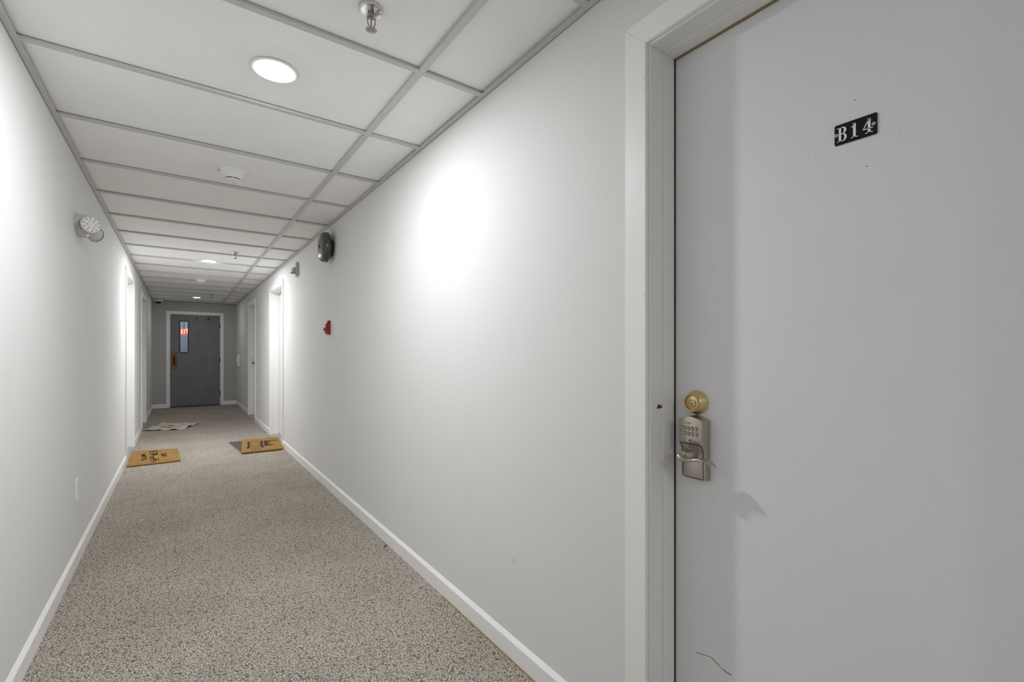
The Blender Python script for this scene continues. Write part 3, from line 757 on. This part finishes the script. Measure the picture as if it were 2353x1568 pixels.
# ------------------------------------------------------------------ emergency light on the left wall
em = thing(empty('emergency_light', (XL, 3.50, 1.868), RZ_L), 'white twin head emergency light with red indicator high on the wall', 'emergency light')
ge = G(); prof = [(0.100, 0.0), (0.100, 0.012), (0.094, 0.035), (0.080, 0.052), (0.055, 0.062), (0.002, 0.064)]
for r, h in prof:
    for i in range(40):
        a = 2 * PI * i / 40
        ge.v.append((r * 1.05 * math.cos(a), -h, -0.010 + r * 0.64 * math.sin(a)))
for j in range(len(prof) - 1):
    for i in range(40):
        k = (i + 1) % 40; ge.f.append((j * 40 + i, j * 40 + k, (j + 1) * 40 + k, (j + 1) * 40 + i))
ge.f.append(tuple(range(40)))
ge.mk('housing', 'plastic_offwhite', em, smooth=True, angle=50)
def head(x, yy, z, dirv, r=0.047):
    h = empty('lamp_head', (x, yy, z)); h.parent = em
    q = Vector((0, 0, 1)).rotation_difference(Vector(dirv).normalized())
    h.rotation_mode = 'QUATERNION'; h.rotation_quaternion = q
    G().lathe([(0.004, -0.045), (0.020, -0.043), (0.036, -0.030), (r, -0.006), (r + .002, 0.004), (r - .002, 0.008)], 36, 'z').mk('shell', 'plastic_offwhite', h, smooth=True)
    G().lathe([(r + .0025, -0.001), (r + .0032, 0.001), (r + .0025, 0.003)], 36, 'z', cap0=False, cap1=False).mk('gap_shade_ring', 'dark_slot', h, smooth=True)  # dark ring drawn in for the shaded gap round the head
    G().lathe([(r - .004, 0.0075), (r - .006, 0.0095), (0.002, 0.0100)], 36, 'z').mk('lens', 'plastic_clear', h, smooth=True)
    gl = G()
    for (a, b) in [(0, 0)] + [(0.018 * math.cos(i * PI / 3), 0.018 * math.sin(i * PI / 3)) for i in range(6)] + [(0.033 * math.cos(i * PI / 5), 0.033 * math.sin(i * PI / 5)) for i in range(10)]:
        gl.lathe([(0.0062, 0.0098), (0.0055, 0.0104), (0.002, 0.0090)], 10, 'z', c=(a, b, 0))
    gl.mk('reflector_cells', 'plastic_grey', h)
    return h
head(-0.118, -0.066, -0.022, (-0.86, -0.50, -0.02), 0.045)
head(0.105, -0.062, -0.030, (0.86, -0.45, -0.10), 0.040)
G().lathe([(0.007, 0), (0.006, -0.004), (0.001, -0.005)], 14, 'z', c=(-0.02, -0.042, -0.062)).mk('indicator', 'red_indicator', em, smooth=True)

# ------------------------------------------------------------------ bell, strobe, pull station on the right wall
be = thing(empty('alarm_bell', (XR, 3.985, 2.015), RZ_R), 'dark grey metal alarm bell high on the wall', 'bell')
G().lathe(out([(0.070, 0.0), (0.070, 0.022), (0.102, 0.026), (0.104, 0.034), (0.060, 0.036)]), 48, 'y').mk('back_box', 'bell_dark', be, smooth=True)
G().lathe(out([(0.115, 0.040), (0.1225, 0.038), (0.1235, 0.042), (0.1225, 0.050), (0.1200, 0.072), (0.112, 0.084), (0.098, 0.091), (0.070, 0.096), (0.035, 0.098), (0.002, 0.0985)]), 64, 'y', cap0=False).mk('gong', 'bell_grey', be, smooth=True, angle=60)
G().lathe(out([(0.012, 0.098), (0.012, 0.102), (0.006, 0.105)]), 20, 'y').mk('centre_bolt', 'red_mark', be, smooth=True)
G().lathe(out([(0.020, 0.034), (0.020, 0.098)]), 16, 'y').mk('post', 'bell_dark', be)

stb = thing(empty('fire_strobe', (XR, 5.345, 2.032), RZ_R), 'small white strobe fixture on the wall before the doorway with two mats', 'strobe light')
G().prism(rrect(0.052, 0.074, 0.012), (-0.028, 0.0), 'y').mk('housing', 'plastic_grey', stb, bevel=0.003)
G().prism([(-0.030, -0.050), (0.030, -0.050), (0.030, 0.022), (-0.030, 0.022)], (-0.048, -0.027), 'y').mk('lens_base', 'plastic_grey', stb, bevel=0.003)
G().prism([(-0.022, -0.034), (0.022, -0.034), (0.016, 0.012), (-0.016, 0.012)], (-0.066, -0.047), 'y').mk('lens', 'plastic_clear', stb, bevel=0.003)
for z in (0.006, -0.006):
    G().lathe(out([(0.0035, 0.0278), (0.0035, 0.0286)]), 10, 'y', c=(0.043, 0, z)).mk('screw', 'dark_slot', stb)
G().box(-0.026, 0.026, -0.072, -0.05, -0.041, -0.037).mk('visor', 'dark_slot', stb)

pu = thing(empty('fire_pull_station', (XR, 4.065, 1.360), RZ_R), 'red fire alarm pull station below the bell', 'pull station')
G().prism([(0.0, -0.058), (-0.018, -0.058), (-0.030, -0.040), (-0.036, -0.010), (-0.036, 0.022), (-0.026, 0.050), (-0.012, 0.058), (0.0, 0.058)], (-0.038, 0.038), 'x').mk('body', 'red_paint', pu, bevel=0.003)
G().box(-0.028, 0.028, -0.0425, -0.0345, 0.002, 0.018).mk('handle', 'white_enamel', pu, bevel=0.002)
G().box(-0.016, 0.016, -0.0480, -0.036, -0.022, -0.013).mk('grip', 'black_plastic', pu, bevel=0.002)
G().box(-0.024, 0.024, -0.0375, -0.0340, 0.026, 0.034).mk('marking', 'white_enamel', pu)
G().lathe(out([(0.004, 0.020), (0.004, 0.027)]), 12, 'y', c=(0.0, 0, -0.047)).mk('key_lock', 'chrome', pu)

# ------------------------------------------------------------------ outlet on the left wall
ou = thing(empty('wall_outlet', (XL, 3.452, 0.399), RZ_L), 'white duplex power outlet low on the wall', 'outlet')
G().prism(rrect(0.036, 0.058, 0.004), (-0.006, 0.0), 'y').mk('cover_plate', 'plastic_white', ou, bevel=0.002)
for s in (-1, 1):
    rc_ = G().prism(rrect(0.0165, 0.0145, 0.006), (-0.0078, -0.005), 'y').mk('receptacle', 'plastic_white', ou, loc=(0, 0, s * 0.0195), bevel=0.0006, bseg=1)
    for a in (-0.0062, 0.0062):
        G().box(a - 0.0011, a + 0.0011, -0.0081, -0.0076, -0.001, 0.007).mk('slot', 'dark_slot', rc_)
    G().lathe([(0.0024, -0.0076), (0.0024, -0.0081)], 12, 'y', c=(0, 0, -0.0065)).mk('ground_hole', 'dark_slot', rc_)
G().lathe(out([(0.003, 0.0058), (0.003, 0.0068)]), 12, 'y').mk('screw', 'chrome', ou)

# ------------------------------------------------------------------ white wall panel beside the end door
wp = thing(empty('wall_panel', (XR, 11.40, 0.972), RZ_R), 'narrow white wall box with a side knob close to the dark end door', 'wall box')
G().prism(rrect(0.055, 0.132, 0.006), (-0.038, 0.0), 'y').mk('case', 'plastic_white', wp, bevel=0.003)
G().box(-0.040, 0.040, -0.0405, -0.037, -0.02, 0.11).mk('cover', 'trim_paint', wp, bevel=0.0015)
G().lathe(out([(0.012, 0.037), (0.012, 0.062), (0.009, 0.066)]), 18, 'y', c=(-0.005, 0, 0.012)).mk('knob', 'plastic_white', wp, smooth=True)
G().box(-0.052, 0.052, -0.036, -0.004, -0.140, -0.130).mk('lower_lip', 'dark_slot', wp)

# ------------------------------------------------------------------ doormats
def slab_quad(name, q, h, m, parent=None, rag=0.0):
    """q: four floor corners, counter-clockwise; a slab with slightly uneven edges"""
    c = sum((Vector((p[0], p[1], 0)) for p in q), Vector()) / 4
    pts = []; rr = random.Random(11)
    for i in range(4):
        a, b = Vector((q[i][0], q[i][1])), Vector((q[(i + 1) % 4][0], q[(i + 1) % 4][1]))
        nn = ((b - a).orthogonal()).normalized()
        for k in range(10):
            t = 0.03 + 0.94 * k / 9
            p = a.lerp(b, t) + nn * rr.uniform(-rag, rag); pts.append((p.x - c.x, p.y - c.y))
    return G().prism(pts, (0.0, h), 'z').mk(name, m, parent, loc=(c.x, c.y, 0)), c
def px_poly(pts, z):
    return [(lambda p: (p.x, p.y))(on(u, v, 2, z)) for u, v in pts]
def ink(name, polys, z, m, parent, c):
    gi = G()
    for P in polys:
        gi.prism([(x - c.x, y - c.y) for x, y in px_poly(P, z)], (z - 0.0002, z + 0.0006), 'z')
    return gi.mk(name, m, parent, loc=(0, 0, 0))

MH = 0.016
ml, c = slab_quad('coir_doormat', [(-0.434, 5.985), (0.004, 5.995), (-0.022, 6.745), (-0.446, 6.850)], MH, 'coir', rag=0.003)
thing(ml, 'plain tan coir doormat with three columns of brown lettering', 'doormat')
def wide(b_):
    c_ = [sum(p[i] for p in b_) / 4 for i in (0, 1)]; m1 = ((b_[0][0] + b_[3][0]) / 2, (b_[0][1] + b_[3][1]) / 2); m2 = ((b_[1][0] + b_[2][0]) / 2, (b_[1][1] + b_[2][1]) / 2)
    dx, dy = (m1[0] - m2[0]) * .22, (m1[1] - m2[1]) * .22
    return [(b_[0][0] + dx, b_[0][1] + dy), (b_[1][0] - dx, b_[1][1] - dy), (b_[2][0] - dx, b_[2][1] - dy), (b_[3][0] + dx, b_[3][1] + dy)]
def crop(poly, ox=318, oy=1030, k=32.68): return [(ox + a / k, oy + b / k) for a, b in poly]
def bar(x0, y0, x1, y1, w):
    dx, dy = x1 - x0, y1 - y0; L = math.hypot(dx, dy); nx, ny = -dy / L * w / 2, dx / L * w / 2
    return [(x0 + nx, y0 + ny), (x0 - nx, y0 - ny), (x1 - nx, y1 - ny), (x1 + nx, y1 + ny)]
lines = [  # the faint lettering, stroke by stroke as far as it can be made out
    bar(205, 490, 600, 430, 45), bar(220, 520, 560, 560, 50), bar(400, 500, 420, 560, 60), bar(205, 630, 560, 570, 45), bar(300, 600, 620, 690, 55), bar(380, 820, 620, 680, 50),
    bar(230, 690, 400, 720, 35), bar(235, 930, 600, 820, 50), bar(250, 850, 250, 950, 60), bar(330, 850, 350, 930, 40),
    bar(840, 290, 1420, 235, 55), bar(860, 300, 860, 480, 50), bar(860, 480, 1420, 470, 60), bar(1140, 260, 1150, 540, 55), bar(1400, 240, 1420, 480, 50), bar(1000, 540, 1430, 500, 45), bar(1300, 380, 1440, 370, 40),
    bar(870, 660, 1180, 640, 45), bar(890, 640, 900, 780, 50), bar(890, 770, 1180, 720, 55), bar(1100, 680, 1200, 850, 60), bar(900, 880, 1300, 860, 50), bar(1200, 820, 1380, 880, 60), bar(1430, 770, 1520, 765, 45),
    bar(1130, 1000, 1380, 930, 50), bar(890, 1010, 1150, 1000, 45), bar(1500, 800, 1550, 940, 50), bar(1340, 850, 1370, 930, 50),
    bar(1710, 440, 1790, 510, 60), bar(1780, 490, 2130, 410, 60), bar(1740, 600, 2140, 590, 55), bar(1930, 460, 1940, 600, 70), bar(2090, 520, 2150, 560, 55), bar(1760, 480, 1780, 600, 50)]
ink('lettering', [crop(wide(P)) for P in lines], MH, 'print_brown', ml, c)

gm, c2 = slab_quad('grey_doormat', [(0.566, 6.09), (0.985, 6.10), (0.985, 6.86), (0.500, 6.90)], 0.006, 'grey_rug', rag=0.004)
thing(gm, 'grey striped doormat lying underneath a coir mat', 'doormat')
gi = G()
for k in range(5):
    o1 = 0.018 + 0.022 * k
    a, b, d = Vector((0.566 + o1, 6.12)), Vector((0.500 + o1 + .003, 6.90 - o1 * 1.1)), Vector((0.985, 6.865 - o1 * 1.1))
    for p, q in ((a, b), (b, d)):
        n = (q - p).orthogonal().normalized() * 0.0045
        gi.prism([(v.x - c2.x, v.y - c2.y) for v in (p + n, p - n, q - n, q + n)], (0.0059, 0.0066), 'z')
gi.mk('stripe', 'grey_rug_line', gm)

mr, c3 = slab_quad('coir_doormat', [(0.557, 6.012), (0.980, 5.995), (1.072, 6.840), (0.652, 6.890)], MH, 'coir', rag=0.003)
mr.location.z = 0.0066
thing(mr, 'tan coir doormat printed with dark trees and a camper, on a grey mat', 'doormat')
Z3 = MH + 0.0066
def crop2(poly): return [(510 + a / 14.706, 990 + b / 14.706) for a, b in poly]
dark = [
    [(855, 380), (940, 375), (945, 480), (950, 590), (900, 612), (820, 608), (860, 545), (868, 460)],
    [(1290, 345), (1375, 335), (1385, 430), (1395, 505), (1425, 560), (1360, 575), (1310, 560), (1300, 470)],
    [(1415, 340), (1735, 325), (1735, 350), (1500, 365), (1640, 382), (1640, 405), (1520, 420), (1690, 480), (1690, 492), (1560, 500), (1470, 540), (1430, 480)],
    [(1735, 325), (1880, 335), (1880, 345), (1735, 345)], [(1640, 455), (1775, 462), (1775, 475), (1640, 478)],
    bar(975, 655, 1015, 640, 26), bar(1115, 625, 1160, 650, 26), bar(1255, 615, 1305, 632, 26)]
tan = [bar(975, 400, 990, 470, 22), bar(985, 535, 1260, 530, 14), bar(985, 470, 1000, 540, 10), bar(1250, 370, 1255, 530, 12), bar(985, 385, 1250, 335, 10), bar(985, 590, 1250, 560, 10),
       bar(1105, 390, 1130, 395, 22), bar(1215, 465, 1260, 460, 18), bar(985, 490, 1050, 488, 14), bar(990, 625, 1280, 610, 8)]
i1_ = ink('dark_print', [crop2(P) for P in dark], Z3, 'print_dark', mr, c3); i2_ = ink('brown_print', [crop2(P) for P in tan], Z3, 'print_tan', mr, c3)
for o in (i1_, i2_): o.location.z = -0.0066

# crumpled rug before the second left doorway
A, B_, C_, D_ = Vector((-0.440, 8.63, 0)), Vector((0.025, 8.395, 0)), Vector((0.258, 9.05, 0)), Vector((-0.225, 9.34, 0))
cr_ = (A + B_ + C_ + D_) / 4; gr = G(); N = 36; rr = random.Random(21)
ph1, ph2 = rr.uniform(0, 6), rr.uniform(0, 6)
def rug_h(s, t):
    h = 0.018 * math.sin(9 * s + 4 * t + ph1) * math.sin(7 * t - 2 * s + ph2) + 0.010 * math.sin(19 * s - 11 * t) + 0.004 * math.sin(31 * t + 8 * s)
    e = min(s, 1 - s, t, 1 - t)
    h = max(h, 0) + 0.004
    h += 0.022 * max(0, 1 - math.hypot(s * 2.5, t * 4))            # lifted corner
    return h
for i in range(N + 1):
    for j in range(N + 1):
        s, t = i / N, j / N
        p = A.lerp(B_, s).lerp(D_.lerp(C_, s), t)
        wob = 0.010 * math.sin(13 * s + 3) * (abs(t - .5) > .45) + 0.008 * math.sin(15 * t) * (abs(s - .5) > .45)
        gr.v.append((p.x - cr_.x + wob, p.y - cr_.y + wob * .7, rug_h(s, t)))
for i in range(N):
    for j in range(N):
        n = i * (N + 1) + j; gr.f.append((n, n + N + 1, n + N + 2, n + 1))
ro = gr.mk('crumpled_rug', 'rug_cloth', None, loc=(cr_.x, cr_.y, 0), smooth=True, angle=80)
md = ro.modifiers.new('thickness', 'SOLIDIFY'); md.thickness = 0.004; md.offset = -1
thing(ro, 'wrinkled beige rug with faded orange pattern lying on the carpet', 'rug')

# ------------------------------------------------------------------ scraps on the carpet
pb = on(886, 1255, 2, 0.003)
gg = G().prism([(-0.009, -0.004), (0.003, -0.007), (0.011, 0.0), (0.004, 0.006), (-0.006, 0.004)], (0, 0.004), 'z').prism([(0.002, -0.002), (0.013, 0.001), (0.010, 0.006)], (0.003, 0.007), 'z')
thing(gg.mk('plastic_scrap', 'scrap_blue', None, loc=(pb.x - 0.004, pb.y, 0.0)), 'tiny dark blue scrap on the carpet against the baseboard', 'debris')
pw = on(325, 1195, 2, 0.002)
thing(G().prism([(-0.012, -0.003), (0.0, -0.005), (0.012, 0.001), (0.002, 0.003)], (0, 0.002), 'z').mk('paper_scrap', 'scrap_white', None, loc=(pw.x, pw.y, 0.0)), 'tiny white paper scrap in the middle of the carpet', 'debris')
